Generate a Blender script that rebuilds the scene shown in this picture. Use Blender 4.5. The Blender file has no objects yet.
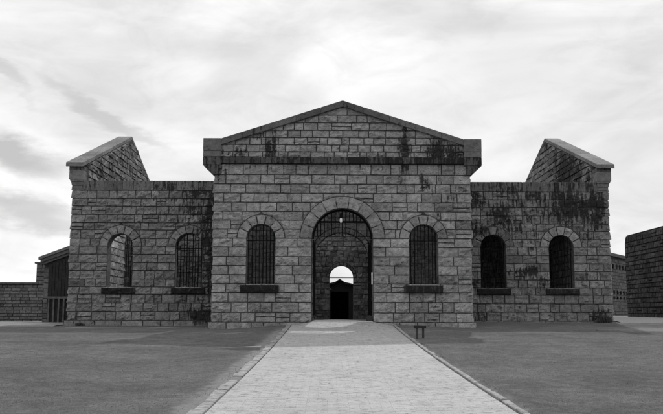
import bpy, bmesh, math, random
from mathutils import Vector, Matrix, noise
random.seed(7)
R = random.Random(11)
C = bpy.context.scene.collection
PI = math.pi
XC, D, W, HB = 0.55, 34.609, 38.906, 12.68      # centre line, gatehouse front, wing front, half width
HA = 5.4

# ------------------------------------------------------------------ helpers
class MB:
    def __init__(s): s.v=[]; s.f=[]; s.tone=[]; s.stain=[]
    def vert(s,p,tone=.2,stain=0.):
        s.v.append(tuple(p)); s.tone.append(tone); s.stain.append(stain); return len(s.v)-1
    def face(s,*i): s.f.append(tuple(i))
    def box(s,x0,x1,y0,y1,z0,z1,tone=.2,stain=0.):
        b=[s.vert(p,tone,stain) for p in ((x0,y0,z0),(x1,y0,z0),(x1,y1,z0),(x0,y1,z0),(x0,y0,z1),(x1,y0,z1),(x1,y1,z1),(x0,y1,z1))]
        for q in ((0,1,2,3),(4,7,6,5),(0,4,5,1),(1,5,6,2),(2,6,7,3),(3,7,4,0)): s.face(*[b[k] for k in q])
    def prism(s,pts,ext,tone=.2,stain=0.):
        """closed polygon pts (3d) extruded by the vector ext"""
        n=len(pts); a=[s.vert(p,tone,stain) for p in pts]
        b=[s.vert((p[0]+ext[0],p[1]+ext[1],p[2]+ext[2]),tone,stain) for p in pts]
        s.face(*a[::-1]); s.face(*b)
        for k in range(n): s.face(a[k],a[(k+1)%n],b[(k+1)%n],b[k])
    def rod(s,p,q,r,n=8,r2=None,cap=True):
        p=Vector(p); q=Vector(q); r2=r if r2 is None else r2
        d=(q-p).normalized(); u=d.orthogonal().normalized(); w=d.cross(u)
        a=[s.vert(p+(u*math.cos(t)+w*math.sin(t))*r) for t in [2*PI*k/n for k in range(n)]]
        b=[s.vert(q+(u*math.cos(t)+w*math.sin(t))*r2) for t in [2*PI*k/n for k in range(n)]]
        for k in range(n): s.face(a[k],a[(k+1)%n],b[(k+1)%n],b[k])
        if cap: s.face(*a[::-1]); s.face(*b)
    def lathe(s,c,prof,n=14):
        rings=[[s.vert((c[0]+r*math.cos(2*PI*k/n),c[1]+r*math.sin(2*PI*k/n),c[2]+z)) for k in range(n)] for r,z in prof]
        for a,b in zip(rings,rings[1:]):
            for k in range(n): s.face(a[k],a[(k+1)%n],b[(k+1)%n],b[k])
        s.face(*rings[0][::-1]); s.face(*rings[-1])
    def build(s,name,mat,parent=None,bevel=0,smooth=False,fixn=False):
        m=bpy.data.meshes.new(name); m.from_pydata(s.v,[],s.f)
        for nm,dat in (('tone',s.tone),('stain',s.stain)):
            a=m.attributes.new(nm,'FLOAT','POINT'); a.data.foreach_set('value',dat)
        if fixn:
            bm=bmesh.new(); bm.from_mesh(m); bmesh.ops.recalc_face_normals(bm,faces=bm.faces); bm.to_mesh(m); bm.free()
        if smooth: m.polygons.foreach_set('use_smooth',[True]*len(m.polygons))
        m.materials.append(mat)
        if isinstance(mat2:=getattr(s,'mat2',None),bpy.types.Material):
            m.materials.append(mat2); idx=[0]*len(m.polygons)
            for k in range(s.split,len(idx)): idx[k]=1
            m.polygons.foreach_set('material_index',idx)
        o=bpy.data.objects.new(name,m); C.objects.link(o)
        if parent: o.parent=parent; o.matrix_parent_inverse=Matrix.Translation(-Vector(parent.location))
        if bevel:
            b=o.modifiers.new('bevel','BEVEL'); b.width=bevel; b.segments=1; b.limit_method='ANGLE'
        return o
def tag(o,label=None,cat=None,group=None,kind=None):
    if label: o['label']=label
    if cat: o['category']=cat
    if group: o['group']=group
    if kind: o['kind']=kind
    return o
def thing(name,label,cat,loc,group=None):
    o=bpy.data.objects.new(name,None); o.empty_display_size=.3; o.location=loc; C.objects.link(o)
    return tag(o,label,cat,group)
def lerp(a,b,t): return a+(b-a)*t
def interp(x,K):
    if x<=K[0][0]: return K[0][1]
    for (a,va),(b,vb) in zip(K,K[1:]):
        if x<=b: return lerp(va,vb,(x-a)/(b-a))
    return K[-1][1]
def sm(t): t=max(0,min(1,t)); return t*t*(3-2*t)

# ------------------------------------------------------------------ ground height
KP=[(-60,-1.85),(0,-1.55),(10.8,-1.30),(15,-1.20),(19,-1.085),(23.5,-.93),(28.1,-.754),(31.5,-.61),(34.6,-.455),(35.3,-.40),(60,-.37),(1500,-.4)]
KL=[(-60,-1.9),(0,-1.57),(10.8,-1.32),(15,-1.22),(19,-1.11),(23.5,-.965),(28.1,-.81),(31.5,-.70),(34.6,-.60),(38.9,-.56),(60,-.54),(1500,-.5)]
KR=[(-60,-1.9),(0,-1.57),(10.8,-1.32),(15,-1.22),(19,-1.105),(23.5,-.95),(28.1,-.78),(31.5,-.65),(34.6,-.53),(38.9,-.35),(44,-.2),(60,-.12),(1500,0)]
def path_z(x,y):
    z=interp(y,KP); xr=abs(x-XC)
    return z+.15*sm((y-32.6)/2.2)*(1-sm((xr-1.25)/.85))
def ground_z(x,y):
    xr=x-XC; side=interp(y,KL if xr<0 else KR); t=sm((abs(xr)-2.4)/2.4)
    z=lerp(interp(y,KP)-.012,side,t)
    if abs(xr)>2.2: z+=.02*noise.noise((x*.35,y*.35,1.3))*t+ .012*noise.noise((x*1.3,y*1.3,4.))*t
    elif y<37: z-=.05
    return z

# ------------------------------------------------------------------ materials
def nodes(name):
    m=bpy.data.materials.new(name); m.use_nodes=True; nt=m.node_tree
    return m,nt,nt.nodes['Principled BSDF']
class NT:
    def __init__(s,nt): s.nt=nt
    def n(s,t,**k):
        nd=s.nt.nodes.new(t)
        for a,b in k.items(): setattr(nd,a,b)
        return nd
    def l(s,a,b): s.nt.links.new(a,b)
    def put(s,sock,v):
        if hasattr(v,'is_output'): s.l(v,sock)
        elif v is not None: sock.default_value=v
    def math(s,op,a,b=None,c=None,clamp=False):
        nd=s.n('ShaderNodeMath',operation=op,use_clamp=clamp)
        for i,v in enumerate((a,b,c)):
            if v is not None: s.put(nd.inputs[i],v)
        return nd.outputs[0]
    def noise(s,vec,scale,detail=4,rough=.6,dist=0):
        nd=s.n('ShaderNodeTexNoise'); nd.inputs['Scale'].default_value=scale; nd.inputs['Detail'].default_value=detail
        nd.inputs['Roughness'].default_value=rough; nd.inputs['Distortion'].default_value=dist
        if vec is not None: s.l(vec,nd.inputs['Vector'])
        return nd.outputs['Fac']
    def ramp(s,v,a,b,lo=0.,hi=1.,smooth=True):
        nd=s.n('ShaderNodeMapRange',interpolation_type='SMOOTHSTEP' if smooth else 'LINEAR')
        s.put(nd.inputs[0],v)
        for i,x in enumerate((a,b,lo,hi)): s.put(nd.inputs[i+1],x)
        return nd.outputs[0]
    def mix(s,f,a,b):   # scalar mix
        nd=s.n('ShaderNodeMix'); s.put(nd.inputs[0],f); s.put(nd.inputs[2],a); s.put(nd.inputs[3],b); return nd.outputs[0]
    def grey(s,v):
        nd=s.n('ShaderNodeCombineColor')
        for k in range(3): s.put(nd.inputs[k],v)
        return nd.outputs[0]
    def obj(s): return s.n('ShaderNodeNewGeometry').outputs['Position']
    def scaled(s,vec,sc):
        nd=s.n('ShaderNodeMapping'); nd.inputs['Scale'].default_value=sc; s.l(vec,nd.inputs['Vector']); return nd.outputs[0]
    def attr(s,name): return s.n('ShaderNodeAttribute',attribute_name=name).outputs['Fac']
    def bump(s,h,bs,strength=.5,dist=.02):
        nd=s.n('ShaderNodeBump'); nd.inputs['Strength'].default_value=strength; nd.inputs['Distance'].default_value=dist
        s.l(h,nd.inputs['Height']); s.l(nd.outputs[0],bs.inputs['Normal'])
def stone_mat(name,mul=1.,grain=1.,bstr=.7,spec=.25):
    m,nt,bs=nodes(name); T=NT(nt); P=T.obj()
    n1=T.noise(P,5.5,5,.65); n2=T.noise(P,38,4,.7); n3=T.noise(P,1.1,3,.5)
    mott=T.math('MULTIPLY',T.ramp(n1,.3,.72,1-.42*grain,1+.28*grain,False),T.ramp(n2,.3,.7,1-.36*grain,1+.32*grain,False))
    base=T.math('MULTIPLY',T.math('MULTIPLY',T.attr('tone'),mott),mul)
    streak=T.noise(T.scaled(P,(5,5,.7)),1.6,5,.7)
    s=T.math('ADD',T.attr('stain'),T.math('MULTIPLY',T.math('SUBTRACT',streak,.5),2.1))
    s=T.math('ADD',s,T.math('MULTIPLY',T.math('SUBTRACT',n1,.5),1.1))
    s=T.math('ADD',s,T.math('MULTIPLY',T.math('SUBTRACT',n3,.5),.5))
    f=T.ramp(s,.42,.80,0,.93)
    scar_shade=T.noise(T.scaled(P,(2.6,2.6,9.)),1.7,5,.72); pit_shade=T.noise(P,11,3,.6)  # shade inside gouges and pits is painted into the stone colour
    base=T.math('MULTIPLY',base,T.math('MULTIPLY',T.ramp(scar_shade,.56,.66,1.,1-.68*grain),T.ramp(pit_shade,.64,.72,1.,1-.5*grain)))
    base=T.math('MULTIPLY',base,T.ramp(T.noise(P,.45,3,.5),.35,.65,.9,1.1))
    dark=T.math('MULTIPLY',n2,.024)
    col=T.mix(f,base,dark)
    T.l(T.grey(col),bs.inputs['Base Color']); bs.inputs['Roughness'].default_value=.93
    bs.inputs['Specular IOR Level'].default_value=spec
    h=T.math('ADD',T.math('MULTIPLY',T.noise(P,16,6,.7),1.),T.math('MULTIPLY',n2,.35))
    T.bump(h,bs,bstr,.045)
    return m
def plain(name,v,rough=.7,metal=0.,var=.25,scale=20,bump=0.,spec=.3):
    m,nt,bs=nodes(name); T=NT(nt); P=T.obj(); n=T.noise(P,scale,4,.6)
    T.l(T.grey(T.math('MULTIPLY',T.ramp(n,.3,.7,1-var,1+var,False),v)),bs.inputs['Base Color'])
    bs.inputs['Roughness'].default_value=rough; bs.inputs['Metallic'].default_value=metal; bs.inputs['Specular IOR Level'].default_value=spec
    if bump: T.bump(n,bs,bump,.01)
    return m
STONE=stone_mat('granite_blocks')
RUB=stone_mat('dark_rubble',mul=.8,grain=1.3,bstr=1.)
SMOOTH=stone_mat('dressed_granite',grain=.8,bstr=.35)
MORTAR=plain('mortar',.035,.95,var=.5,scale=9)
MORTARL=plain('mortar_grey',.06,.95,var=.5,scale=9)
IRON=plain('wrought_iron',.007,.8,.0,var=.4,scale=30,spec=.08)
TIMBER=plain('dark_timber',.02,.75,var=.5,scale=6)
SHADE_ROOF=plain('shade_roof',.05,.7,var=.4,scale=5)

def lawn_mat():
    m,nt,bs=nodes('dry_lawn'); T=NT(nt); P=T.obj()
    a=T.noise(P,.32,5,.62,.4); b=T.noise(P,2.6,5,.7); c=T.noise(P,24,4,.8); e=T.noise(P,90,3,.8)
    v=T.math('MULTIPLY',T.ramp(a,.32,.68,.112,.185,False),T.ramp(b,.3,.7,.74,1.24,False))
    v=T.math('MULTIPLY',v,T.ramp(T.noise(P,8.5,4,.75),.3,.7,.76,1.24,False)); v=T.math('MULTIPLY',v,T.ramp(c,.3,.7,.66,1.34,False)); v=T.math('MULTIPLY',v,T.ramp(e,.3,.7,.66,1.36,False))
    sep=T.n('ShaderNodeSeparateXYZ'); T.l(P,sep.inputs[0])
    dx=T.math('SUBTRACT',T.math('ABSOLUTE',T.math('SUBTRACT',sep.outputs[0],.47)),2.1)   # metres outside the path edge
    wob=T.math('MULTIPLY',T.math('SUBTRACT',b,.5),.9); wob2=T.math('MULTIPLY',T.math('SUBTRACT',c,.5),.35)
    left=T.math('LESS_THAN',sep.outputs[0],0.); wd=T.math('ADD',.14,T.math('MULTIPLY',left,.27))
    dust=T.ramp(T.math('ADD',T.math('ADD',T.math('SUBTRACT',dx,wd),wob),wob2),-.12,.15,1,0)
    yy=T.ramp(sep.outputs[1],30,34,1,.15); dust=T.math('MULTIPLY',dust,yy)
    dc=T.math('MULTIPLY',T.ramp(c,.3,.7,.7,1.25,False),.31)
    v=T.mix(T.math('MULTIPLY',dust,.85),v,dc)
    T.l(T.grey(v),bs.inputs['Base Color']); bs.inputs['Roughness'].default_value=1.; bs.inputs['Specular IOR Level'].default_value=.1
    h=T.math('ADD',T.math('MULTIPLY',c,1.),T.math('MULTIPLY',e,.5)); T.bump(h,bs,.9,.04)
    return m
def paver_mat():
    m,nt,bs=nodes('brick_pavers'); T=NT(nt); P=T.obj()
    wob=T.n('ShaderNodeTexNoise'); wob.inputs['Scale'].default_value=1.5; T.l(P,wob.inputs['Vector'])
    ad=T.n('ShaderNodeVectorMath',operation='MULTIPLY_ADD'); T.l(wob.outputs['Color'],ad.inputs[0]); ad.inputs[1].default_value=(.03,.03,0); T.l(P,ad.inputs[2])
    br=T.n('ShaderNodeTexBrick'); T.l(ad.outputs[0],br.inputs['Vector'])
    br.inputs['Color1'].default_value=(.37,.37,.37,1); br.inputs['Color2'].default_value=(.44,.44,.44,1); br.inputs['Mortar'].default_value=(.28,.28,.28,1)
    br.inputs['Scale'].default_value=1.; br.inputs['Brick Width'].default_value=.30; br.inputs['Row Height'].default_value=.118
    br.inputs['Mortar Size'].default_value=.0045; br.inputs['Mortar Smooth'].default_value=.3
    bw=T.n('ShaderNodeRGBToBW'); T.l(br.outputs[0],bw.inputs[0])
    a=T.noise(P,.5,4,.6); b=T.noise(P,9,5,.75); c=T.noise(P,55,3,.7); st=T.noise(T.scaled(P,(1,1.6,1)),5.5,5,.8)
    v=T.math('MULTIPLY',bw.outputs[0],T.ramp(a,.3,.7,.92,1.08,False)); v=T.math('MULTIPLY',v,T.ramp(b,.3,.7,.86,1.12,False))
    v=T.math('MULTIPLY',v,T.ramp(c,.3,.7,.74,1.22,False)); v=T.math('MULTIPLY',v,T.ramp(st,.52,.62,1.,.55))
    T.l(T.grey(v),bs.inputs['Base Color']); bs.inputs['Roughness'].default_value=.9; bs.inputs['Specular IOR Level'].default_value=.2
    T.bump(T.math('ADD',bw.outputs[0],T.math('MULTIPLY',b,.25)),bs,.5,.012)
    return m
LAWN=lawn_mat(); PAVE=paver_mat()
GRAVEL=plain('pale_gravel',.21,.95,var=.35,scale=14,bump=.6)
KERBM=plain('kerb_stone',.27,.9,var=.45,scale=9,bump=.5)

# ------------------------------------------------------------------ masonry
DEP=[.055]
def patch(mb,mapf,pos,w,h,off,tone,st,bulge=.03,step=.11,seed=0,rings=(),edge=.017,flip=False):
    """one rock-faced stone: pos(s,t)->(u,z)"""
    g=min(edge,w*.25); gh=min(edge,h*.25); sj=R.uniform(-.06,.10); sk=R.uniform(.92,1.1)
    nx=max(1,round((w-2*g)/step)); nz=max(1,round((h-2*gh)/step))
    S=[0]+[lerp(g/w,1-g/w,k/nx) for k in range(nx+1)]+[1]
    T_=[0]+[lerp(gh/h,1-gh/h,k/nz) for k in range(nz+1)]+[1]
    tx=R.uniform(-.4,.4)*bulge; tz=R.uniform(-.7,.3)*bulge; rk=R.choice((.35,.8,1.2,1.5)); idx=[]
    for j,t in enumerate(T_):
        row=[]
        for i,s in enumerate(S):
            u,z=pos(s,t); j1=noise.noise((u*5,z*5,seed)); j2=noise.noise((u*5,z*5,seed+31))
            if bulge>.03: u+=.007*j1; z+=.009*j2
            if i in(0,len(S)-1) or j in(0,len(T_)-1): o=-DEP[0]
            else:
                n=noise.noise((u*3.6+seed,z*5.,seed*1.7)); n2=noise.noise((u*9+seed,z*13,seed))
                e=1-(abs(2*s-1)**4); e2=1-(abs(2*t-1)**4)
                o=off+bulge*(.4+1.3*rk*n+.8*rk*n2)*(.3+.7*e*e2)+tx*(2*s-1)+tz*(2*t-1)
                o=max(o,off-.012)
            for (c,zs,r) in rings:
                if z>=zs-.02 and math.hypot(u-c,z-zs)<r+.05: o=min(o,-.012)
            tn=tone*(1+.12*noise.noise((u*2+seed,z*2,9.)))
            row.append(mb.vert(mapf(u,z,o),tn,(st(u,z)*sk if st else 0)+sj))
        idx.append(row)
    for j in range(len(T_)-1):
        for i in range(len(S)-1):
            q=(idx[j][i],idx[j][i+1],idx[j+1][i+1],idx[j+1][i])
            mb.face(*(q[::-1] if flip else q))
def tone_pick(lo=.15,hi=.25):
    t=R.uniform(lo,hi)
    k=R.random()
    if k<.05: t*=.75
    elif k>.95: t*=1.1
    return t
def courses(mb,mapf,zs,u0,u1,left=None,right=None,openings=(),st=None,wmean=.70,bulge=.07,step=.07,tones=(.265,.355),split=.07,flip=False,rings=(),off=0.,gap=.0065):
    """coursed stones between u0..u1; left(z)/right(z) give slanting limits; openings: (c,hw,sill,spring,rmid)"""
    for z0,z1 in zip(zs,zs[1:]):
        a0,a1=(left(z0),left(z1)) if left else (u0,u0); b0,b1=(right(z0),right(z1)) if right else (u1,u1)
        if b0-a0<.12: continue
        spans=[[a0,a1,b0,b1]]
        for (c,hw,sill,spr,rm) in openings:
            if z1<=sill+.06 or z0>=spr+rm-.03: continue
            def half(z):
                if z<=spr+.001: return hw
                d=rm*rm-(z-spr)**2; return math.sqrt(d) if d>0 else 0
            h0,h1=half(z0),half(z1)
            if z0>spr-.02: h0=math.sqrt(max(0,rm*rm-max(0,z0-spr)**2))
            if z1>spr+.02 and z0<spr-.02: h1=hw
            new=[]
            for s in spans:
                if s[0]<c-h0 and s[2]>c+h0: new+= [[s[0],s[1],c-h0,c-h1],[c+h0,c+h1,s[2],s[3]]]
                else: new.append(s)
            spans=new
        for (p0,p1,q0,q1) in spans:
            L=((q0-p0)+(q1-p1))/2
            if L<.05: continue
            n=max(1,round(L/wmean+R.uniform(-.3,.3)))
            cuts=[0]; ws=[R.uniform(.6,1.45) for _ in range(n)]; tot=sum(ws); acc=0
            for x in ws: acc+=x; cuts.append(acc/tot)
            for i in range(n):
                ca,cb=cuts[i],cuts[i+1]
                parts=[(z0,z1)]
                if R.random()<split and z1-z0>.3: m=lerp(z0,z1,R.uniform(.4,.6)); parts=[(z0,m),(m,z1)]
                for (za,zb) in parts:
                    def edge(c,z):
                        t=(z-z0)/(z1-z0); lo,hi=lerp(p0,p1,t),lerp(q0,q1,t)
                        if c<=0: return lo
                        if c>=1: return hi
                        v=lerp(min(p0,p1),max(q0,q1),c) if left or right else lerp((p0+p1)/2,(q0+q1)/2,c)
                        return min(max(v,lo),hi)
                    w=max(edge(cb,za)-edge(ca,za),edge(cb,zb)-edge(ca,zb)); h=zb-za
                    if w<.05: continue
                    g=gap
                    def pos(s,t,za=za,zb=zb,ca=ca,cb=cb):
                        z=lerp(za+g,zb-g,t); ua=edge(ca,z)+g; ub=edge(cb,z)-g
                        if ub<ua: ua=ub=(ua+ub)/2
                        return lerp(ua,ub,s),z
                    patch(mb,mapf,pos,w,h,off+R.uniform(-.008,.012),tone_pick(*tones),st,bulge,step,R.uniform(0,99),rings,flip=flip)
def voussoirs(mb,mapf,c,spr,ri,re,n,st=None,off=.028,tones=(.17,.26),flip=False,bulge=.035):
    for k in range(n):
        a0=PI-PI*k/n; a1=PI-PI*(k+1)/n; ga=.008/ri
        def pos(s,t):
            a=lerp(a0-ga,a1+ga,s); r=lerp(ri,re-.008,t); return c+r*math.cos(a),spr+r*math.sin(a)
        patch(mb,mapf,pos,(ri+re)/2*PI/n,re-ri,off,tone_pick(*tones),st,bulge,.09,R.uniform(0,99),flip=flip)
    # thin mortar collar round the extrados and the edge of the ring
    N=n*5
    for k in range(N):
        a0=PI-PI*k/N; a1=PI-PI*(k+1)/N
        P=lambda a,r,o: mb.vert(mapf(c+r*math.cos(a),spr+r*math.sin(a),o),.045,0)
        q=(P(a0,re-.008,.014),P(a1,re-.008,.014),P(a1,re+.018,.006),P(a0,re+.018,.006)); mb.face(*(q if not flip else q[::-1]))
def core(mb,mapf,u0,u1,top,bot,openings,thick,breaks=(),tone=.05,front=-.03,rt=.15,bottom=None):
    """body of a wall with arched openings; the reveals too.  top: function of u"""
    xs={u0,u1}|set(b for b in breaks if u0<b<u1)
    for (c,hw,sill,spr) in openings:
        for k in range(17): xs.add(c-hw*math.cos(PI*k/16))
    xs=sorted(xs)
    def V(u,z,o,t=tone): return mb.vert(mapf(u,z,o),t,.1)
    for a,b in zip(xs,xs[1:]):
        if b-a<1e-6: continue
        m=(a+b)/2; op=[o for o in openings if abs(m-o[0])<o[1]]
        segs=[(lambda u:bot,lambda u:top(u))]
        if op:
            c,hw,sill,spr=op[0]; arc=lambda u:spr+math.sqrt(max(0,hw*hw-(u-c)**2))
            segs=[(arc,lambda u:top(u))]
            if sill>bot: segs.append((lambda u:bot,lambda u:sill))
            # soffit
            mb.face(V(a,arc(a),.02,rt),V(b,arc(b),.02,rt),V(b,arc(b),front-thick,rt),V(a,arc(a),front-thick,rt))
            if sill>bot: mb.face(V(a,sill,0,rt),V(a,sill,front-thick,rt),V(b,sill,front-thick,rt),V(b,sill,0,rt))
        for lo,hi in segs:
            for o in (front,front-thick):
                mb.face(V(a,lo(a),o),V(b,lo(b),o),V(b,hi(b),o),V(a,hi(a),o))
        mb.face(V(a,top(a),front,rt),V(b,top(b),front,rt),V(b,top(b),front-thick,rt),V(a,top(a),front-thick,rt))
    for u in (u0,u1): mb.face(V(u,bot,front,rt),V(u,top(u),front,rt),V(u,top(u),front-thick,rt),V(u,bot,front-thick,rt))
    for (c,hw,sill,spr) in openings:
        for u in (c-hw,c+hw):
            n=max(1,round((spr-max(sill,bot))/.385)); z0=max(sill,bot)
            for k in range(n):      # jamb stones of the reveal, one per course
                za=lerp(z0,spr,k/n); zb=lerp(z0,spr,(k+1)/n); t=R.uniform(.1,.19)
                mb.face(V(u,za,0,t),V(u,zb,0,t),V(u,zb,front-thick,t),V(u,za,front-thick,t))

def blob(*L):
    """dark lichen and damp marks, also interior shade painted on the yard wall: (u, z, ru, rz, amount)"""
    def f(u,z):
        s=0
        for (a,b,ra,rb,k) in L:
            d=((u-a)/ra)**2+((z-b)/rb)**2
            if d<4: s=max(s,min(k,.9)*math.exp(-d*.7))
        return s
    return f
ZC=[-.34,.05,.48,.88,1.24,1.61,1.99,2.37,2.76,3.13,3.51,3.89,4.26,4.64,5.03,5.42,5.82,6.28]
ZG=[6.56,6.80,7.10,7.41,7.73,8.06,8.39,8.72]
ZW=[-.31,.10,.49,.89,1.23,1.60,1.99,2.36,2.75,3.13,3.49,3.89,4.23,4.61,5.01,5.38,5.76,6.235]

def make_grille(c,hw,sill,spr,Y,parent,xs,rails=(3.05,)):
    g=MB()
    for u in xs:
        zt=spr+math.sqrt(max(.0,hw*hw-(u-c)**2))
        r_=.021 if R.random()<.8 else .016; bow=R.uniform(-.012,.012)
        g.rod((XC+u,Y,sill),(XC+u+bow,Y,(sill+zt)/2),r_,7); g.rod((XC+u+bow,Y,(sill+zt)/2-.001),(XC+u,Y,zt+.01),r_,7)
    for z in rails:
        h=hw if z<=spr else math.sqrt(hw*hw-(z-spr)**2)
        x0=max(c-h,min(xs)-.1); g.box(XC+x0,XC+c+h,Y-.022,Y-.014,z-.02,z+.02)
    return g.build('grille',IRON,parent)

def front_map(Y): return lambda u,z,o:(XC+u,Y-o,z)

# ------------------------------------------------------------------ gatehouse
GH=thing('gatehouse','gabled central stone gatehouse with the tall round arched gateway in its front','building',(XC,D,-.4))
fm=front_map(D)
gable=lambda u:7.10+(9.0-.26-7.10)*(1-abs(u)/5.15)
WIN=[(-3.40,.595,1.19,3.13),(3.39,.595,1.19,3.13)]
DOOR=(0.0,1.27,-1.2,3.13)
RINGS=[(-3.40,3.13,1.0),(3.39,3.13,1.0),(0,3.13,1.78)]
stC=blob((0,6.12,5.6,.2,.42),(-3.0,7.0,.3,.9,.9),(2.65,6.9,.3,1.1,.9),(4.3,6.8,.9,.5,.7),(-4.6,6.65,1.2,.3,.6),(4.2,4.6,1.2,1.6,.33),(-3.9,6.1,1.5,.3,.35),(-3.0,7.0,.22,.75,1.2),(-4.45,6.7,.5,.25,.8),(2.65,7.0,.2,.9,1.3),(2.55,5.9,.3,.7,.6),(4.0,6.9,.35,.8,1.),(4.7,6.7,.5,.3,.8),(3.5,5.6,.25,.5,.7),(-5.2,6.0,.3,.4,.7),
         (4.9,6.1,.5,.35,.4),(-3.4,.5,.9,.3,.25),(3.4,.5,.9,.3,.3),(4.6,4.9,.35,.2,.5),(-3.1,5.0,.5,.2,.35),(4.2,7.6,.3,.3,.7),(-3.6,7.5,.25,.2,.5),(5.1,2.6,.3,1.2,.15),(0,6.5,5,.12,.25),(-4.9,-.1,.9,.3,.3),(4.2,2.2,.5,.25,.3))
mb=MB()
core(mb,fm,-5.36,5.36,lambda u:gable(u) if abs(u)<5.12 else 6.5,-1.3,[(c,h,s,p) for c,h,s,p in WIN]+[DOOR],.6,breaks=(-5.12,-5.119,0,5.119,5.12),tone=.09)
nsp=len(mb.f)
opens=[(c,h,s,p,.82) for c,h,s,p in WIN]+[(0,1.27,-2,3.13,1.52)]
courses(mb,fm,ZC,-HA,HA,openings=opens,st=stC,rings=RINGS)
inv=lambda z:5.15*(1-(z-7.10)/(8.74-7.10)) if z>7.10 else 5.15
courses(mb,fm,ZG,-5,5,left=lambda z:-inv(z),right=inv,st=stC,wmean=.52)
mb.build('front_wall',STONE,GH)
for s in (-1,1):
    x0,x1=(-5.53,-1.47) if s<0 else (1.47,5.53)
    mb=MB(); courses(mb,front_map(D-.13),[-.80,-.34],x0,x1,st=stC,bulge=.02,wmean=.8,split=0)
    mb.box(XC+x0,XC+x1,D-.11,D+.02,-1.3,-.355,.05)
    mb.box(XC+x0,XC+x1,D-.125,D+.02,-.3545,-.342,.17)
    mb.build('plinth',STONE,GH)
mb=MB(); x=-5.12
while x<5.11:
    w=min(R.uniform(.55,1.1),5.12-x); 
    if 5.12-x-w<.3: w=5.12-x
    mb.box(XC+x+.004,XC+x+w-.004,D-.13-R.uniform(0,.012),D+.05,6.285,6.555,R.uniform(.07,.12),R.uniform(.45,.95)); x+=w
mb.build('cornice_band',SMOOTH,GH,bevel=.012)
for s in (-1,1):        # raking copings
    mb=MB(); n=5; A=Vector((s*5.12,0,7.34)); B=Vector((0,0,9.0)); dn=Vector((0,0,-.265))
    cuts=[0]+sorted(R.uniform(.14,.25)*k/1. if 0 else (k+R.uniform(-.15,.15))/n for k in range(1,n))+[1]
    for a,b in zip(cuts,cuts[1:]):
        p=A.lerp(B,a+.0004); q=A.lerp(B,b-.0004 if b<1 else 1)
        pr=[(XC+v.x,D-.16,v.z) for v in (p,q,q+dn,p+dn)]
        mb.prism(pr,(0,.88,0),R.uniform(.10,.165),R.uniform(0,.5))
    mb.build('gable_coping',SMOOTH,GH,bevel=.014,fixn=True)
    k=MB()
    x0,x1=5.125,5.87
    X=lambda v:XC+s*v
    k.prism([(X(x0),D-.17,6.805),(X(x1),D-.17,6.805),(X(x1),D-.17,7.345),(X(x0),D-.17,7.345)],(0,.9,0),.15,.05)
    k.prism([(X(x0),D-.165,6.565),(X(x1-.004),D-.165,6.565),(X(x1-.004),D-.165,6.798),(X(x0),D-.165,6.798)],(0,.88,0),.15,.15)
    k.prism([(X(x0),D-.165,6.21),(X(x1-.004),D-.165,6.21),(X(x1-.004),D-.165,6.558),(X(x0),D-.165,6.558)],(0,.86,0),.10,.62)
    k.prism([(X(5.22),D-.15,5.80),(X(5.44),D-.15,5.80),(X(x1-.006),D-.15,6.204),(X(5.22),D-.15,6.204)],(0,.84,0),.10,.66)
    k.build('eave_block',SMOOTH,GH,bevel=.012,fixn=True)
def window(par,c,hw,sill,spr,Y,re,n,st,bars,sillc,sillhw,sz,tones=(.17,.25),sstain=.8):
    fmw=front_map(Y); w=MB(); voussoirs(w,fmw,c,spr,hw,re,n,st,tones=tones)
    wo=w.build('window_arch',STONE,par)
    s=MB(); s.box(XC+sillc-sillhw+.01,XC+sillc+sillhw-.01,Y-.14,Y+.02,sz+.012,sill-.004,.06,sstain+.2)
    sf=front_map(Y-.15); patch(s,sf,lambda a,b:(lerp(sillc-sillhw,sillc+sillhw,a),lerp(sz,sill-.006,b)),sillhw*2,sill-sz,0,.05,lambda u,z:sstain+.15*noise.noise((u*4,z*4,c)),.06,.06,R.uniform(0,99))
    s.box(XC+sillc-hw,XC+sillc+hw,Y+.02,Y+.62,sill-.1,sill+.012,.12,.4)
    so=s.build('sill',SMOOTH,wo,bevel=.02)
    make_grille(c,hw,sill,spr,Y+.22,wo,bars)
    return wo
for (c,h,s_,p) in WIN:
    n=8; window(GH,c,h,s_,p,D,1.0,7,None,[c-h+ (k+.5)*2*h/n+R.uniform(-.012,.012) for k in range(n)],c-.03,.8,.86,tones=(.25,.33))
# gateway arch, its fixed overhead grille and the two leaves folded back
w=MB(); voussoirs(w,fm,0,3.13,1.27,1.775,9,None,tones=(.25,.32))
GA=w.build('gateway_arch',STONE,GH)
g=MB(); Yg=D+.33
for k in range(17):
    u=-1.2+k*.15; u+=R.uniform(-.012,.012); zt=3.13+math.sqrt(max(0,1.26**2-u*u))
    zb=3.24 if zt>3.3 else 3.1
    if 8<k<16 and k%3: zb=3.84
    g.rod((XC+u,Yg,zb),(XC+u,Yg,zt+.01),.019,6)
g.box(XC-1.01,XC+1.01,Yg-.03,Yg+.03,3.82,3.90); g.box(XC-1.27,XC+1.27,Yg-.014,Yg-.002,3.225,3.25)
N=28      # iron hoop against the soffit and posts down the jambs
for k in range(N):
    a0,a1=PI*k/N,PI*(k+1)/N
    g.prism([(XC+r*math.cos(a),Yg-.04,3.13+r*math.sin(a)) for r,a in ((1.268,a0),(1.268,a1),(1.19,a1),(1.19,a0))],(0,.08,0))
g.build('overhead_grille',IRON,GA,fixn=True)
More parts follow.
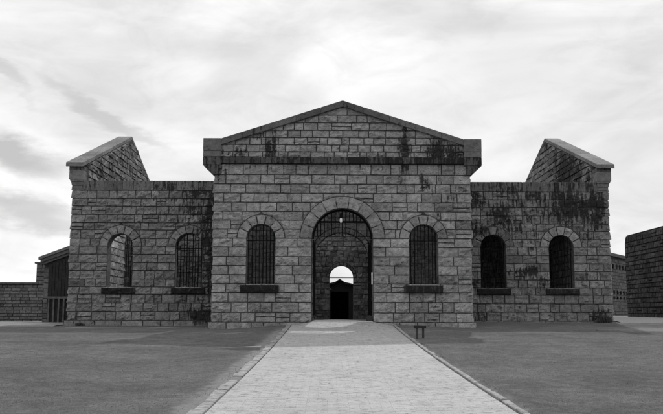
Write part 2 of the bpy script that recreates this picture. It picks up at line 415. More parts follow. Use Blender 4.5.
for s in (-1,1):
    l=MB(); hx=XC+s*1.215
    fx=lambda t:(hx-s*(.0+t*(.05)),Yg+.06+t*1.18)
    for t in (0,1): x_,y_=fx(t); l.box(x_-.025,x_+.025,y_-.025,y_+.025,-.24,3.1)
    for z in (-.12,1.3,2.95):
        (xa,ya),(xb,yb)=fx(0),fx(1); l.prism([(xa-.012,ya,z),(xa+.012,ya,z),(xb+.012,yb,z),(xb-.012,yb,z)],(0,0,.07))
    for k in range(1,9):
        x_,y_=fx(k/9); l.rod((x_,y_,-.1),(x_,y_,3.0),.011,6)
    for z in (.4,2.3): x_,y_=fx(0); l.rod((x_,y_-.03,z),(x_,y_-.03,z+.1),.03,8)
    l.build('gate_leaf',IRON,GA,fixn=True)
# side walls of the gatehouse
for s in (-1,1):
    mb=MB(); X0=XC+s*HA
    mp=lambda u,z,o:(X0+s*o,u,z)
    core(mb,mp,D+.64,46.9,lambda u:6.1 if u<37.6 else 4.9,-1.2,[],.55,breaks=(37.6,37.601))
    courses(mb,mp,ZC[:-1]+[6.1],D+.02,37.6,st=blob((D+3,6,2,1.,.6)),step=.14)
    courses(mb,mp,[-.9,-.34],D+.02,W,st=None,step=.14); courses(mb,mp,ZC[:13]+[4.9],37.6,46.9,step=.2)
    mi=lambda u,z,o:(X0-s*(.58+o),u,z)
    courses(mb,mi,[-.9]+ZC[:-1]+[6.1],D+.64,37.6,step=.2,tones=(.2,.3),bulge=.04)
    mb.build('side_wall',STONE,GH)
# inner cross wall with the second arch
mb=MB(); Y2=37.0; m2=front_map(Y2)
DEP[0]=.012
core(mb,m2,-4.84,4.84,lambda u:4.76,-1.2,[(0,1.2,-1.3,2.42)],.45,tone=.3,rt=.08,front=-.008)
courses(mb,m2,[-.9,-.5,-.16,.12,.45,.75,1.0,1.35,1.6,1.95,2.25,2.55,2.85,3.1,3.45,3.7,4.,4.3,4.55,4.78],-4.84,4.84,openings=[(0,1.2,-3,2.42,1.3)],
        st=blob((0,3,3,3,.25)),wmean=.36,bulge=.035,step=.1,tones=(.42,.6),split=.3,gap=.004,rings=[(0,2.42,1.40)])
voussoirs(mb,m2,0,2.42,1.2,1.42,17,None,tones=(.36,.5),bulge=.02)
mb.build('inner_wall',RUB,GH); DEP[0]=.055
for s in (-1,1):     # walls of the passage behind the second arch
    mb=MB(); X0=XC+s*1.75; mp=lambda u,z,o:(X0-s*o,u,z)
    core(mb,mp,37.5,46.9,lambda u:4.3,-1.,[],.35)
    courses(mb,mp,[-.8,-.35,0,.3,.65,.9,1.2,1.5,1.8,2.1,2.45,2.75,3.05,3.4,3.7,4.,4.3],37.5,46.9,wmean=.4,bulge=.04,step=.2,tones=(.2,.34))
    mb.build('passage_wall',RUB,GH)

# ------------------------------------------------------------------ wings
def wing(s,label,winlist,stF,stE,tones):
    T_=thing('wing_building',label,'building',(XC+s*9,W,-.5),'flanking wings of the gatehouse')
    f=front_map(W); ua,ub=(-HB,-HA-.02) if s<0 else (HA+.02,HB)
    op=[(c,h,1.195,3.13) for c,h,*_ in winlist]
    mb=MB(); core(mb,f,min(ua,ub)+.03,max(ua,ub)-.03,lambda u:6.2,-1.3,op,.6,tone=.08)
    rings=[(c,3.13,1.0) for c,h,*_ in winlist]
    courses(mb,f,ZW[:-1],ua,ub,openings=[(c,h,1.195,3.13,.81) for c,h,*_ in winlist],st=stF,rings=rings,tones=tones,wmean=.56)
    mb.build('front_wall',STONE,T_)
    mb=MB(); x=ua; e=ub-(.5 if s>0 else 0)
    if s<0: x=ua+.5
    while x<e-.01:                       # smooth top course
        w=R.uniform(.5,1.1); w=w if e-x-w>.3 else e-x
        mb.box(XC+x+.006,XC+x+w-.006,W-.02-R.uniform(0,.012),W+.66,5.77,6.235-R.uniform(0,.012),R.uniform(.12,.2),stF(x+w/2,6.0)*.8+.12); x+=w
    mb.build('parapet_course',SMOOTH,T_,bevel=.012)
    mb=MB(); a,b=(ua-.1,ub) if s<0 else (ua,ub+.1)
    courses(mb,front_map(W-.10),[-.9,-.31],a,b,bulge=.02,wmean=.9,split=0,st=stF,tones=tones)
    mb.box(XC+a,XC+b,W-.085,W+.02,-1.3,-.325,.05); mb.box(XC+a,XC+b,W-.1,W+.02,-.3245,-.312,.16)
    mb.build('plinth',STONE,T_)
    # end wall with its own gable
    top=lambda y: 6.86+(10.08-6.86)*(1-abs(y-48.0)/9.2)
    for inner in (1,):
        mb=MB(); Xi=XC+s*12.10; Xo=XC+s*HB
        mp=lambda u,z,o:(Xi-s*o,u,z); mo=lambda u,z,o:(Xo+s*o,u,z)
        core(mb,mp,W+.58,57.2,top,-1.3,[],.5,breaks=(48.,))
        zs=[-.9]+ZW[:-1]+[6.12]
        zg=[6.86+.33*k for k in range(10)]
        lf=lambda z: 48-9.2*(1-(z-6.86)/3.22) if z>6.86 else W+.6
        rf=lambda z: 48+9.2*(1-(z-6.86)/3.22) if z>6.86 else 57.2
        courses(mb,mp,zs,W+.6,47.0,st=stE,step=.14,wmean=.42,tones=(.55,.74) if s<0 else (.2,.4)); courses(mb,mp,[6.12,6.5,6.86],W+.6,57.2,st=stE,step=.14,wmean=.6,tones=(.17,.28))  # left inner face: sunlight painted in as paler stone
        courses(mb,mp,zg,0,0,left=lf,right=rf,st=stE,step=.14,wmean=.6,tones=(.15,.26))
        courses(mb,mo,zs+[6.5,6.86],W,57.2,step=.3,wmean=.7,st=stE); courses(mb,mo,zg,0,0,left=lf,right=rf,step=.3,st=stE)
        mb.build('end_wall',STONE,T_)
    for half in (0,1):
        mb=MB(); A=Vector((0,38.66,7.06)) if half==0 else Vector((0,57.4,7.0)); B=Vector((0,48.0,10.3)); n=11
        cuts=[0]+[(k+R.uniform(-.2,.2))/n for k in range(1,n)]+[1]
        xa,xb=XC+s*12.13,XC+s*12.95
        for a_,b_ in zip(cuts,cuts[1:]):
            p=A.lerp(B,a_+.0003); q=A.lerp(B,b_-.0003 if b_<1 else 1); j=R.uniform(-.003,.003)
            mb.prism([(xa,v.y,v.z+j) for v in (p,q,q+Vector((0,0,-.2)),p+Vector((0,0,-.2)))],(xb-xa,0,0),R.uniform(.15,.24),R.uniform(-.1,.15))
        mb.build('coping',SMOOTH,T_,bevel=.014,fixn=True)
    k=MB(); X=lambda v:XC+s*v
    for (u0,u1,u1b,z0,z1,yo,tn,stn) in ((12.15,12.84,12.84,6.72,6.915,.06,.13,.5),(12.15,12.82,12.82,6.28,6.715,.10,.19,.0),(12.15,12.80,12.74,6.16,6.275,.08,.16,.1),(12.15,12.73,12.69,5.99,6.155,.06,.15,.15),(12.15,12.685,12.66,5.83,5.985,.04,.15,.2),(12.15,12.67,12.67,5.765,5.825,.02,.16,.1)):
        k.prism([(X(u0),W-yo,z0),(X(u1b),W-yo,z0),(X(u1),W-yo,z1),(X(u0),W-yo,z1)],(0,.6+yo,0),tn,stn)
    k.build('kneeler',SMOOTH,T_,bevel=.01,fixn=True)
    for (c,h,bars,ts,ss) in winlist: window(T_,c,h,1.195,3.13,W,.99,7,stF,bars,c+.0,.79,.91,tones=ts,sstain=ss)
    return T_
bars=lambda c,h,n:[c-h+(k+.5)*2*h/n+R.uniform(-.015,.015) for k in range(n)]
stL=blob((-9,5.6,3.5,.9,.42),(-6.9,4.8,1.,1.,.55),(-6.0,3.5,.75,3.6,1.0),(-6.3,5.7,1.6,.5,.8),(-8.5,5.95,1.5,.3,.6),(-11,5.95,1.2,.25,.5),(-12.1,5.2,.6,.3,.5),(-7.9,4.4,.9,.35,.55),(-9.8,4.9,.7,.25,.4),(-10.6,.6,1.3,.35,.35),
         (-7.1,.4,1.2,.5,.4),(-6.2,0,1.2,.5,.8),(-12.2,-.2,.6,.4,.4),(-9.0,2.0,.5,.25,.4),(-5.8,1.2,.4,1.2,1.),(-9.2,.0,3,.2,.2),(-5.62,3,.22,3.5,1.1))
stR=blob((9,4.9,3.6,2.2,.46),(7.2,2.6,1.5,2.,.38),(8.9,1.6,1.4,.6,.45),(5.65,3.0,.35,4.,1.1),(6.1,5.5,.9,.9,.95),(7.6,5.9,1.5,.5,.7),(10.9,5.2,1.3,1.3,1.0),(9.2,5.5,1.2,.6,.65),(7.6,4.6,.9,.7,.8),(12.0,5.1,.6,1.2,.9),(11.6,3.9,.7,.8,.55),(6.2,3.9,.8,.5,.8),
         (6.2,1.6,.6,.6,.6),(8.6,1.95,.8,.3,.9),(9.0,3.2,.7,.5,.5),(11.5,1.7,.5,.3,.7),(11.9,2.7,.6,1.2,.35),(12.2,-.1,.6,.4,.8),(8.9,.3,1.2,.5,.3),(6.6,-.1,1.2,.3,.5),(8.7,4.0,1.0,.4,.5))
stEL=blob((43.4,7.6,.7,.8,.7),(45.4,8.8,.35,.9,.6),(41.3,7.1,.9,.5,.65),(47.3,9.8,.6,.4,.8),(49,7.6,2,.7,.3),(52,7,2,.5,.3))
stER=blob((43.6,7.5,3.,1.6,.9),(44.0,7.6,1.9,1.4,1.25),(41.5,7.1,.9,.9,1.1),(45.6,8.6,.5,1.1,1.0),(47.4,9.8,.5,.5,.8),(51,7.5,1.4,.8,.4),(39.8,6.6,.5,.5,1.))
t1=(.21,.3)
wing(-1,'stone wing left of the gatehouse, its outermost window open to an inner wall toned pale as sunlit',
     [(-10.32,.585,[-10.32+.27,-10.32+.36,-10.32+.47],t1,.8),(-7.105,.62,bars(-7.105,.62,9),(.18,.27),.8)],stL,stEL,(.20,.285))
wing(1,'long stone wing to the right of the gatehouse, heavily blackened by damp along its top',
     [(7.145,.585,bars(7.145,.585,9),(.13,.21),.85),(10.35,.57,bars(10.35,.57,8)[:],(.26,.36),.7)],stR,stER,(.18,.275))

for o in list(C.objects):
    if o.type=='EMPTY' and o.get('category')=='building' and o.location.x>5:
        mb=MB(); mb.prism([(XC+5.5,41.7,5.35),(XC+12.05,41.7,5.35),(XC+12.05,41.7,5.5),(XC+5.5,41.7,5.5)],(0,5.2,0),.05,.2); mb.build('roof',SHADE_ROOF,o,fixn=True)  # unseen roof slab, added to keep sun out of the right wing
# ------------------------------------------------------------------ inner yard wall behind, with the small doorway
IW=thing('yard_wall','dark rubble wall seen through the gateway, pierced by a small round arched doorway','wall',(XC,47,-.4))
mb=MB(); m4=front_map(47.0); cS=.15
DEP[0]=.02
core(mb,m4,-12.05,12.05,lambda u:5.6,-1.2,[(cS,.665,-1.3,2.05)],.5,tone=.14,rt=.06)
courses(mb,m4,[-.9,-.4,-.1,.2,.5,.85,1.1,1.4,1.75,2.05,2.3,2.65,2.9,3.2,3.55,3.8,4.1,4.45,4.8,5.15,5.6],-12.05,12.05,openings=[(cS,.665,-3,2.05,.8)],wmean=.34,bulge=.05,step=.12,
        tones=(.16,.34),split=.25,rings=[(cS,2.05,.9)],st=blob((0,2.5,3,3,.2),(9,3,4,5,.45)))  # broad right-hand mark is interior shade painted into the stone
voussoirs(mb,m4,cS,2.05,.665,.84,11,None,tones=(.16,.26))
mb.build('stonework',RUB,IW); DEP[0]=.055
g=MB(); g.box(XC+cS-.665,XC+cS+.665,47.2,47.24,2.02,2.06); 
g.build('fanlight_bar',IRON,IW)
PH=thing('gabled_hut','dark low gabled hut standing in the yard beyond the small doorway','hut',(XC+.2,58,-.37))
mb=MB(); hx=XC+.19
mb.prism([(hx-2.2,58,-.6),(hx-.62,58,-.6),(hx-.62,58,1.8),(hx-2.2,58,1.8)],(0,.2,0),.02,1.)
mb.prism([(hx+.62,58,-.6),(hx+2.2,58,-.6),(hx+2.2,58,1.8),(hx+.62,58,1.8)],(0,.2,0),.02,1.)
mb.prism([(hx-.617,58.003,1.55),(hx+.617,58.003,1.55),(hx+.617,58.003,1.8),(hx-.617,58.003,1.8)],(0,.19,0),.02,1.)
mb.prism([(hx-2.2,58,1.803),(hx+2.2,58,1.803),(hx,58,2.3)],(0,.2,0),.02,1.)
mb.box(hx-2.2,hx-2.02,58.203,62,-.6,1.8,.02,1.); mb.box(hx+2.02,hx+2.2,58.203,62,-.6,1.8,.02,1.); mb.box(hx-2.2,hx+2.2,62.003,62.2,-.6,1.8,.02,1.)
mb.build('wall',RUB,PH,fixn=True)
for s in (-1,1):
    mb=MB(); mb.prism([(hx,57.7,2.36),(hx+s*.42,57.7,2.06),(hx+s*2.5,57.7,1.82),(hx+s*2.5,57.7,1.90),(hx+s*.42,57.7,2.14),(hx,57.7,2.44)],(0,4.8,0)); mb.build('roof',TIMBER,PH,fixn=True)

# ------------------------------------------------------------------ small things at the gate
L=thing('hanging_lamp','small lamp with a white glass hanging under the crown of the gateway arch','lamp',(XC-.06,D+.1,3.9))
mb=MB(); lx,ly=XC-.06,D+.1
mb.rod((lx,ly,4.10),(lx,ly,4.42),.012); mb.lathe((lx,ly,4.0),[(.02,.22),(.045,.2),(.05,.1),(.06,.0)][::-1]); mb.build('fitting',IRON,L,fixn=True)
mb=MB(); mb.lathe((lx,ly,3.80),[(.015,0),(.04,.02),(.058,.08),(.055,.15),(.04,.199)]); mb.build('glass_shade',plain('white_glass',.85,.2,var=.02,spec=.5),L,smooth=True,fixn=True)
mb=MB(); mb.box(XC+1.215,XC+1.262,D+.03,D+.12,1.22,1.72)
tag(mb.build('notice_plate',plain('white_enamel',.8,.4,var=.05),None,bevel=.005),'narrow white plate fixed upright to the right jamb of the gateway','plate')
mb=MB(); mb.lathe((XC+1.12,D+.0,-.33),[(.135,0),(.14,.05),(.125,.2),(.1,.26),(.05,.28)],10)
o=mb.build('guard_stone',plain('dark_stone',.03,.9,bump=.5),None,fixn=True); tag(o,'squat dark guard stone at the foot of the right jamb of the gateway','guard stone')
for (px,py,hgt,lab) in ((XC+2.32,27.4,.42,'low dark T shaped post beside the right kerb, the one nearer the paved path'),(XC+2.56,27.7,.40,'low dark T shaped post beside the right kerb, the one further from the paved path')):
    t=thing('low_post',lab,'post',(px,py,ground_z(px,py)),'pair of low posts beside the path'); z=ground_z(px,py)-.05
    a=MB(); a.prism([(px-.035,py-.035,z),(px+.035,py-.035,z),(px+.035,py+.035,z),(px-.035,py+.035,z)],(0,0,hgt+.05)); a.build('stem',plain('post_timber',.045,.8),t,bevel=.006,fixn=True)
    a=MB(); a.prism([(px-.095,py-.07,z+hgt-.03),(px+.095,py-.07,z+hgt-.03),(px+.1,py-.07,z+hgt+.06),(px-.1,py-.07,z+hgt+.06)],(0,.14,0)); a.build('cap',plain('post_cap',.02,.8),t,bevel=.01,fixn=True)

# ------------------------------------------------------------------ ground, path, kerbs
def axis(segs):
    out=[]
    for a,b,st_ in segs:
        n=max(1,round((b-a)/st_)); out+=[a+(b-a)*k/n for k in range(n)]
    return out+[segs[-1][1]]
gx=axis([(-1500,-200,260),(-200,-60,20),(-60,-20,4),(-20,-4,.8),(-4,-1.9,.3)])+[-1.72,-1.66,-1.60,0,2.54,2.60,2.66]+axis([(2.85,5,.3),(5,20,.8),(20,60,4),(60,200,20),(200,1500,260)])
gy=axis([(-300,-20,40),(-20,5,2.5),(5,45,.6),(45,80,3),(80,200,20),(200,1500,200)])
mb=MB(); idx=[[mb.vert((x,y,ground_z(x,y) if -1.66<x<2.6 or abs(x)<400 else -.5)) for x in gx] for y in gy]
for j in range(len(gy)-1):
    for i in range(len(gx)-1): mb.face(idx[j][i],idx[j][i+1],idx[j+1][i+1],idx[j+1][i])
tag(mb.build('ground',LAWN,smooth=True),kind='structure')
PL,PR=-1.585,2.525
def pl(y): return lerp(-1.63,-1.54,min(1,max(0,(y-10.8)/24)))
def pr_(y): return lerp(2.50,2.63,min(1,max(0,(y-10.8)/24)))
mb=MB(); ys=axis([(-8,30,.5),(30,34.44,.2)]); rows=[]
for y in ys:
    a,b=pl(y)+.012,pr_(y)-.012
    rows.append([mb.vert((lerp(a,b,t),y,path_z(lerp(a,b,t),y)+.006*noise.noise((lerp(a,b,t)*1.2,y*1.2,0)))) for t in [k/16 for k in range(17)]])
for r0,r1 in zip(rows,rows[1:]):
    for i in range(16): mb.face(r0[i],r0[i+1],r1[i+1],r1[i])
for r,s in (( [q[0] for q in rows],0),([q[-1] for q in rows],1)):
    low=[mb.vert((mb.v[i][0],mb.v[i][1],mb.v[i][2]-.12)) for i in r]
    for k in range(len(r)-1): mb.face(r[k],r[k+1],low[k+1],low[k])
tag(mb.build('brick_path',PAVE,smooth=False),kind='structure')
mb=MB(); mb.prism([(XC-1.26,34.445,-.7),(XC+1.26,34.445,-.7),(XC+1.26,34.445,-.285),(XC-1.26,34.445,-.285)],(0,2.6,0)); 
tag(mb.build('threshold_slab',plain('worn_slab',.42,.85,var=.15,scale=8,bump=.3),bevel=.02,fixn=True),kind='structure')
mb=MB(); mb.prism([(XC-1.7,37.1,-.8),(XC+1.7,37.1,-.8),(XC+1.7,37.1,-.30),(XC-1.7,37.1,-.30)],(0,9.85,0)); 
tag(mb.build('passage_floor',plain('passage_flags',.22,.9,var=.3,scale=4),fixn=True),kind='structure')
def kerb(side):
    mb=MB(); y=-6.
    while y<34.3:
        L_=R.uniform(.45,.95); 
        w=R.uniform(.16,.21) if side<0 else R.uniform(.075,.11)
        h=R.uniform(.0,.012) if side<0 else R.uniform(.018,.035)
        e0=(pl(y) if side<0 else pr_(y))+side*R.uniform(.02,.03); e1=e0+side*w; y1=min(y+L_-.015,34.42)
        if side<0 and R.random()<.12: y+=L_; continue
        f=lambda x,yy:(x,yy,path_z(x,yy)+h)
        c=[(e0,y),(e1,y+R.uniform(-.02,.02)),(e1+side*R.uniform(-.02,.03),y1),(e0,y1)]
        a=[mb.vert((p[0],p[1],path_z(*p)-.15),.25) for p in c]; b=[mb.vert(f(*p),.25) for p in c]
        mb.face(*b); mb.face(*a[::-1])
        for k in range(4): mb.face(a[k],a[(k+1)%4],b[(k+1)%4],b[k])
        y+=L_
    return mb.build('kerb',KERBM,bevel=.012,fixn=True)
tag(kerb(-1),kind='structure'); tag(kerb(1),kind='structure')
# pale slab lying against the left kerb
z=ground_z(-2.6,23.2); mb=MB()
mb.prism([(-1.86,22.75,z-.05),(-2.45,22.85,z-.05),(-3.2,23.35,z-.05),(-3.1,23.5,z-.05),(-1.9,23.85,z-.05)],(0,0,.12))
for i in range(len(mb.v)):
    if mb.v[i][0]<-2.9 and mb.v[i][2]>z: mb.v[i]=(mb.v[i][0],mb.v[i][1],z+.012)
tag(mb.build('stone_slab',plain('pale_slab',.19,.9,var=.15,scale=10,bump=.3),bevel=.01,fixn=True),'thin pale tapering slab lying on the lawn against the left kerb of the path','slab')
def sheet(name,poly,mat,n=14,dz=.006):
    """ground-following patch between a lower and an upper boundary given as (x, y0, y1) stations"""
    mb=MB(); cols=[]
    for (xa,a0,a1),(xb,b0,b1) in zip(poly,poly[1:]):
        for k in range(6):
            t=k/6; cols.append((lerp(xa,xb,t),lerp(a0,b0,t),lerp(a1,b1,t)))
    cols.append(poly[-1]); rows=[]
    for (x,a,b) in cols:
        wa=.12*noise.noise((x*1.7,3,0)); wb=.12*noise.noise((x*1.7,9,0))
        rows.append([mb.vert((x,lerp(a+wa,b+wb,j/n),ground_z(x,lerp(a+wa,b+wb,j/n))+dz+(.03 if 0<j<n else -.03))) for j in range(n+1)])
    for r0,r1 in zip(rows,rows[1:]):
        for j in range(n): mb.face(r0[j],r1[j],r1[j+1],r0[j+1])
    return tag(mb.build(name,mat),kind='structure')
sheet('gravel_path',[(-45,36.5,54.9),(-20,37.2,54.9),(XC-12.95,37.6,54.9)],GRAVEL,n=24)
sheet('gravel_path',[(10.4,32.4,32.6),(11.6,31.6,33.2),(13.5,31.1,33.8),(17.9,30.4,34.4)],plain('pale_dirt',.135,.95,var=.3,scale=12))
sheet('gravel_path',[(XC+12.9,38.2,52.5),(17.9,38.0,75),(24,60,90)],plain('grey_gravel',.16,.95,var=.3,scale=12),n=20)

# grass blades near the camera: nobody could count them
mb=MB(); gr=random.Random(5)
cnt=0
while cnt<60000:
    y=8.5+22*(gr.random()**1.5); x=gr.uniform(-.44,.5)*y+.2
    if -2.15<x<2.72: continue
    if noise.noise((x*1.1,y*1.1,2.))<gr.uniform(-.6,.25): continue
    edge=min(abs(x+1.8),abs(x-2.65))
    if edge<.5 and gr.random()<.6: continue
    if -3.3<x<-1.8 and 22.5<y<24: continue
    z=ground_z(x,y)-.004; h=gr.uniform(.007,.022); a=gr.uniform(0,2*PI); wd=gr.uniform(.002,.004)*(1+y*.03); lean=gr.uniform(0,.03)
    ca,sa=math.cos(a)*wd,math.sin(a)*wd; b=gr.uniform(0,2*PI)
    i=[mb.vert((x-ca,y-sa,z)),mb.vert((x+ca,y+sa,z)),mb.vert((x+lean*math.cos(b),y+lean*math.sin(b),z+h))]; mb.face(*i); cnt+=1
for (xa,xb,yy) in ((XC-5.6,XC-2.2,D-.22),(XC+2.2,XC+5.5,D-.2),(XC-12.8,XC-5.6,W-.16),(XC+5.6,XC+12.7,W-.16)):
    for k in range(int((xb-xa)*260)):
        x=gr.uniform(xa,xb); d=noise.noise((x*1.6,yy,7.))
        if d<gr.uniform(-.3,.35): continue
        y=yy-abs(gr.gauss(0,.08)); z=ground_z(x,y)-.01; h=gr.uniform(.03,.12)*(.5+max(0,d)*1.6); b=gr.uniform(0,2*PI); l=h*.4
        i=[mb.vert((x-.008,y,z)),mb.vert((x+.008,y,z)),mb.vert((x+l*math.cos(b),y+l*math.sin(b),z+h))]; mb.face(*i)
for k in range(3500):
    y=9+22*gr.random()**1.4; sd=gr.choice((-1,1)); x=(pl(y)-gr.uniform(.16,.4)) if sd<0 else pr_(y)+gr.uniform(.10,.3)
    if noise.noise((x*2,y*1.8,5.))<.02: continue
    z=ground_z(x,y)-.004; h=gr.uniform(.012,.03); b=gr.uniform(0,2*PI); a=gr.uniform(0,PI); l=h*.7
    i=[mb.vert((x-.005*math.cos(a),y-.005*math.sin(a),z)),mb.vert((x+.005*math.cos(a),y+.005*math.sin(a),z)),mb.vert((x+l*math.cos(b),y+l*math.sin(b),z+h))]; mb.face(*i)
tag(mb.build('grass',plain('dry_grass',.2,1.,var=.35,scale=7,spec=.1)),'short dry grass of the lawn on both sides of the path','grass',kind='stuff')
mb=MB()
for k in range(70):
    y=9.5+gr.random()**1.3*23; x=gr.uniform(pl(y)+.05,pr_(y)-.05) if k<52 else gr.choice((pl(y)-gr.uniform(.05,.5),pr_(y)+gr.uniform(.05,.4)))
    z=path_z(x,y)+.014; a=gr.uniform(0,PI); l=gr.uniform(.025,.06); w=l*gr.uniform(.3,.6)
    i=[mb.vert((x+l*math.cos(a),y+l*math.sin(a),z)),mb.vert((x-w*math.sin(a),y+w*math.cos(a),z+.008)),mb.vert((x-l*math.cos(a),y-l*math.sin(a),z+gr.uniform(0,.012))),mb.vert((x+w*math.sin(a),y-w*math.cos(a),z+.003))]
    mb.face(*i)
tag(mb.build('fallen_leaves',plain('dead_leaf',.06,.8)),'dry dark leaves and bits scattered over the brick path','leaves',kind='stuff')
# weeds
def weed(x,y,w,h,n,label,seed):
    rr=random.Random(seed); mb=MB(); z0=ground_z(x,y)
    for k in range(n):
        bx=x+rr.gauss(0,w*.3); by=y-abs(rr.gauss(0,.1)); a=rr.uniform(0,2*PI); hh=h*rr.uniform(.3,1)*math.exp(-((bx-x)/w)**2)
        tip=Vector((bx+math.cos(a)*.12,by+math.sin(a)*.08,z0+hh)); base=Vector((bx,by,z0-.01)); side=Vector((-math.sin(a),math.cos(a),.3)).normalized()*rr.uniform(.01,.025)
        mid=base.lerp(tip,.6)+Vector((0,0,.04))
        i=[mb.vert(base-side*.3),mb.vert(mid-side),mb.vert(tip),mb.vert(mid+side),mb.vert(base+side*.3)]; mb.face(*i)
    return tag(mb.build('weed_clump',plain('weed_leaf',.07,.7,var=.5,scale=15)),label,'weeds')
weed(XC+12.1,38.6,.55,.42,320,'bushy clump of weeds at the outer foot of the right wing',3)
weed(XC-12.0,38.7,.3,.16,90,'small tuft of weeds at the outer foot of the left wing',4)

# ------------------------------------------------------------------ other buildings and walls
BW=thing('boundary_wall','low coursed stone wall running out of the picture at the far left','wall',(-28,55,-.5))
mb=MB(); mL=lambda u,z,o:(u,55-o,z)
core(mb,mL,-48,-18.1,lambda u:1.88,-1.2,[],.5)
courses(mb,mL,[-.9]+[-.62+.208*k for k in range(13)],-48,-18.1,wmean=.5,bulge=.03,step=.2,tones=(.12,.2),split=0,st=lambda u,z:.15)
mb.build('stonework',STONE,BW)
mb=MB(); x=-48
while x<-18.1: w=R.uniform(.7,1.2); mb.box(x,min(x+w-.01,-18.0),54.85,55.65,1.885,2.02,R.uniform(.08,.13),.3); x+=w
mb.build('coping',SMOOTH,BW,bevel=.015)
TP=thing('stone_pier','narrow stone pier with a dark recess rising above the far left wall','pier',(-18.9,56.5,-.5))
mb=MB(); mp=lambda u,z,o:(u,56.4-o,z)
core(mb,mp,-19.75,-18.0,lambda u:3.32,-1.2,[(-18.82,.28,.6,2.7)],.9,tone=.04,rt=.08)
courses(mb,mp,[-.6+.28*k for k in range(15)],-19.75,-18.0,openings=[(-18.82,.28,.6,2.7,.3)],wmean=.45,step=.2,tones=(.12,.18))
mb.box(-19.2,-18.4,57.34,57.4,-.5,2.6,.03); mb.build('stonework',STONE,TP)
mb=MB(); mb.box(-19.85,-17.9,56.25,57.5,3.33,3.45,.14); mb.build('cap',SMOOTH,TP,bevel=.02)
# gate building at the left with a sloping parapet
SB=thing('side_building','stone side building with sloping parapet and tall dark boarded front, left of the wing','building',(-16.5,50,-.5))
Ys=50.; z_at=lambda x:lerp(3.42,4.05,(x+17.1)/1.7)
mb=MB(); ms=lambda u,z,o:(u,Ys-o,z)
core(mb,ms,-17.05,-12.4,lambda u:z_at(u)-.5,-1.2,[],.5,breaks=())
courses(mb,ms,[-.9,-.6,-.3,0,.3,.6,.9,1.2,1.5,1.8,2.1,2.4,2.7],-17.05,-16.75,step=.2,tones=(.12,.2)); mb.build('wall',STONE,SB)
mb=MB()
for a,b in ((-17.32,-16.3),(-16.3,-15.2),(-15.2,-12.4)):
    for dz0,dz1,yo,tn in ((-.17,0,.35,.2),(-.38,-.175,.25,.15),(-.52,-.385,.12,.17)):
        a_=a+(0 if a>-17 else (.35-yo)); mb.prism([(a_+.005,Ys-yo,z_at(a_)+dz0),(b-.005,Ys-yo,z_at(b)+dz0),(b-.005,Ys-yo,z_at(b)+dz1),(a_+.005,Ys-yo,z_at(a_)+dz1)],(0,yo+.5,0),tn,.1)
mb.build('parapet',SMOOTH,SB,bevel=.01,fixn=True)
mb=MB(); x=-16.72
while x<-12.6:
    w=R.uniform(.16,.22); zt=z_at(x)-.62; yy=Ys-.09-R.uniform(0,.02)
    mb.box(x,x+w-.02,yy,Ys-.045,.95,zt,.02); x+=w
mb.build('boarding',TIMBER,SB)
mb=MB(); mb.box(-16.75,-12.6,Ys-.16,Ys-.11,.88,1.0)
x=-16.7
while x<-12.6: mb.box(x,x+.09,Ys-.15,Ys-.06,-.6,.875,R.uniform(.1,.2)); x+=.3
mb.build('slatted_base',plain('weathered_slats',.11,.9,var=.4,scale=5),SB)
# far cell block on the right
CB=thing('cell_block','distant stone cell block with rows of small square windows, far right','building',(27,79,-.1))
P0=Vector((XC+24.2,74.4,0)); P1=Vector((XC+31.5,85.5,0)); dv=(P1-P0); LL=dv.length; dv.normalize(); nv=Vector((dv.y,-dv.x,0));
if nv.y>0: nv=-nv
nv=Vector((dv.y,-dv.x,0)); nv=nv if nv.dot(Vector((0,0,0))-P0)>0 else -nv
mc=lambda u,z,o:(P0.x+dv.x*u+nv.x*o,P0.y+dv.y*u+nv.y*o,z)
mb=MB(); core(mb,mc,-1.2,LL,lambda u:5.3,-.8,[],.5,tone=.07,rt=.12)
courses(mb,mc,[-.6+.3*k for k in range(20)],-1.2,LL,wmean=.55,bulge=.03,step=.3,tones=(.10,.17),split=0,st=lambda u,z:.1); mb.build('wall',STONE,CB)
mb=MB()
pA,pB=mc(-1.3,5.32,.25),mc(LL,5.32,.25); q=(nv*-.9)
mb.prism([pA,pB,(pB[0],pB[1],5.6),(pA[0],pA[1],5.6)],(q.x,q.y,0),.12,.2); mb.build('parapet',SMOOTH,CB,fixn=True)
for zc,hh in ((4.45,.2),(2.05,.17),(1.55,.12)):
    for k in range(9):
        u=.3+k*1.18; mb=MB()
        c=[mc(u-.2,zc-hh,.07),mc(u+.2,zc-hh,.07),mc(u+.2,zc+hh,.07),mc(u-.2,zc+hh,.07)]
        mb.prism(c,tuple(-nv*.3)); w_=mb.build('window',IRON,CB,fixn=True)
# dark rubble perimeter wall on the right, running towards the viewer
RW=thing('perimeter_wall','tall dark rubble wall with a rounded far corner at the right edge','wall',(19,45,-.1))
XR=XC+18.45; mr=lambda u,z,o:(XR-o,u,z)
topR=lambda y: 5.02 if y<52.2 else 5.02-.0*(y-52.2) if y<52.7 else 5.02-.5*((y-52.7)/.5)**2
mb=MB(); core(mb,mr,40,53.2,topR,-1.2,[],.9,breaks=(52.7,52.8,52.9,53.0,53.1),tone=.035,rt=.12)
zz=[-.8]; 
while zz[-1]<4.5: zz.append(zz[-1]+R.uniform(.24,.38))
zz[-1]=4.55; zz.append(4.97)
courses(mb,mr,zz,40,53.12,wmean=.5,bulge=.035,step=.14,tones=(.09,.21),split=.15,right=lambda z:53.12 if z<4.6 else 52.85,st=blob((50,3.5,5,3,.35),(52,4.6,3,.6,.6),(47,2,3,1.5,.35)),gap=.02)
mk=lambda u,z,o:(u,53.2+o,z); 
mb.build('stonework',RUB,RW)

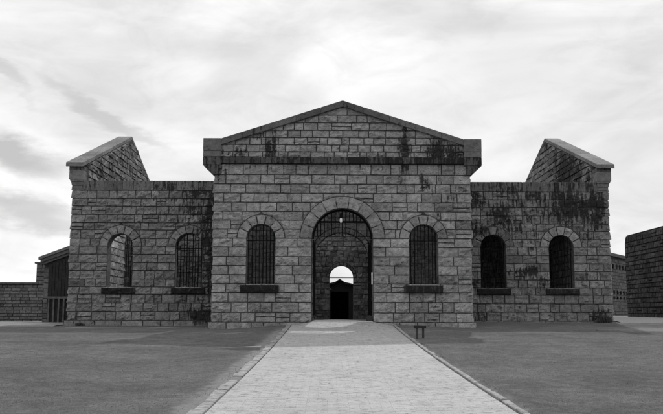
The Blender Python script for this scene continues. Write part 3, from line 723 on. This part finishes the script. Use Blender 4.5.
# ------------------------------------------------------------------ sky, sun, camera
sc=bpy.context.scene
wd=bpy.data.worlds.new('World'); sc.world=wd; wd.use_nodes=True; nt=wd.node_tree; T=NT(nt)
bg=nt.nodes['Background']; bg.inputs['Strength'].default_value=.103
sv=Vector((1.7,8.9,8.1)).normalized(); el=math.asin(sv.z); az=math.atan2(sv.x,sv.y)
sky=T.n('ShaderNodeTexSky',sky_type='NISHITA'); sky.sun_disc=False; sky.sun_elevation=el; sky.sun_rotation=az
bw=T.n('ShaderNodeRGBToBW'); T.l(sky.outputs[0],bw.inputs[0])
tc=T.n('ShaderNodeTexCoord'); G=tc.outputs['Generated']
sp=T.n('ShaderNodeSeparateXYZ'); T.l(G,sp.inputs[0])
azn=T.math('ARCTAN2',sp.outputs[0],sp.outputs[1]); eln=T.math('ARCSINE',sp.outputs[2])
cv=T.n('ShaderNodeCombineXYZ'); T.l(azn,cv.inputs[0]); T.l(eln,cv.inputs[1])
mp=T.n('ShaderNodeMapping'); mp.inputs['Rotation'].default_value=(0,0,math.radians(14)); mp.inputs['Scale'].default_value=(1.,2.6,1.); T.l(cv.outputs[0],mp.inputs[0])
big=T.noise(mp.outputs[0],2.6,5,.55,.6); fine=T.noise(mp.outputs[0],9,9,.62,.9)
wv=T.n('ShaderNodeTexNoise'); wv.inputs['Scale'].default_value=5.5; wv.inputs['Detail'].default_value=9; wv.inputs['Roughness'].default_value=.62; T.l(mp.outputs[0],wv.inputs['Vector'])
sb=T.n('ShaderNodeVectorMath',operation='SUBTRACT'); T.l(wv.outputs['Color'],sb.inputs[0]); sb.inputs[1].default_value=(.5,.5,.5)
ad=T.n('ShaderNodeVectorMath',operation='MULTIPLY_ADD'); T.l(sb.outputs[0],ad.inputs[0]); ad.inputs[1].default_value=(.16,.09,0); T.l(cv.outputs[0],ad.inputs[2])
def ell(a,e,ra,re,rot=0.):
    m_=T.n('ShaderNodeMapping',vector_type='TEXTURE'); m_.inputs['Location'].default_value=(a,e,0); m_.inputs['Rotation'].default_value=(0,0,rot); m_.inputs['Scale'].default_value=(ra,re,1)
    T.l(ad.outputs[0],m_.inputs[0])
    ln=T.n('ShaderNodeVectorMath',operation='LENGTH'); T.l(m_.outputs[0],ln.inputs[0])
    return T.ramp(ln.outputs['Value'],.35,1.35,1,0)
px=lambda x,y:((x-329.3)/831,(314-y)/831)
gaps=[]
for (x,y,rx,ry,rot,k) in ((15,160,85,22,-.28,1.),(30,222,70,16,-.15,.75),(95,118,55,9,-.5,.75),(130,138,40,8,-.4,.5),(500,60,140,50,-.45,.22),(430,120,120,26,-.2,.15),(610,150,110,60,.1,.18),(255,70,80,20,-.35,.14),(10,95,40,7,-.5,.5)):
    a,e=px(x,y); gaps.append(T.math('MULTIPLY',ell(a,e,rx/831,ry/831,rot),k))
g0=gaps[0]
for g_ in gaps[1:]: g0=T.math('MAXIMUM',g0,g_)
gap=T.math('ADD',T.math('MULTIPLY',g0,1.),T.math('MULTIPLY',T.ramp(fine,.48,.75,0,1),.16),clamp=True)
cl=T.math('MULTIPLY',T.ramp(big,.34,.66,7.7,10.4),T.ramp(fine,.3,.7,.88,1.07,False))
low=T.math('MINIMUM',T.math('MULTIPLY',bw.outputs[0],1.),5.6)
low=T.math('MAXIMUM',low,5.2)
col=T.mix(gap,cl,low)
T.l(T.grey(col),bg.inputs['Color'])
sl=bpy.data.lights.new('sun','SUN'); sl.energy=2.0; sl.angle=math.radians(1.0); sl.color=(1,1,1)
so=bpy.data.objects.new('sun',sl); C.objects.link(so); so.rotation_euler=(-sv).to_track_quat('-Z','Y').to_euler(); so.location=(10,60,60)
cam=bpy.data.cameras.new('camera'); co=bpy.data.objects.new('camera',cam); C.objects.link(co); sc.camera=co
cam.sensor_width=36; cam.lens=831.4/663*36; cam.clip_end=4000; cam.clip_start=.1
cam.shift_x=-(337.5-331.5)/663
co.matrix_world=Matrix.Rotation(-.0099,4,'Z')@Matrix.Rotation(PI/2+.1280,4,'X')@Matrix.Rotation(.0021,4,'Z')
vs=sc.view_settings; vs.view_transform='Standard'; vs.look='None'; vs.gamma=1; vs.use_curve_mapping=False; vs.exposure=0
sc.render.resolution_x=1024; sc.render.resolution_y=639
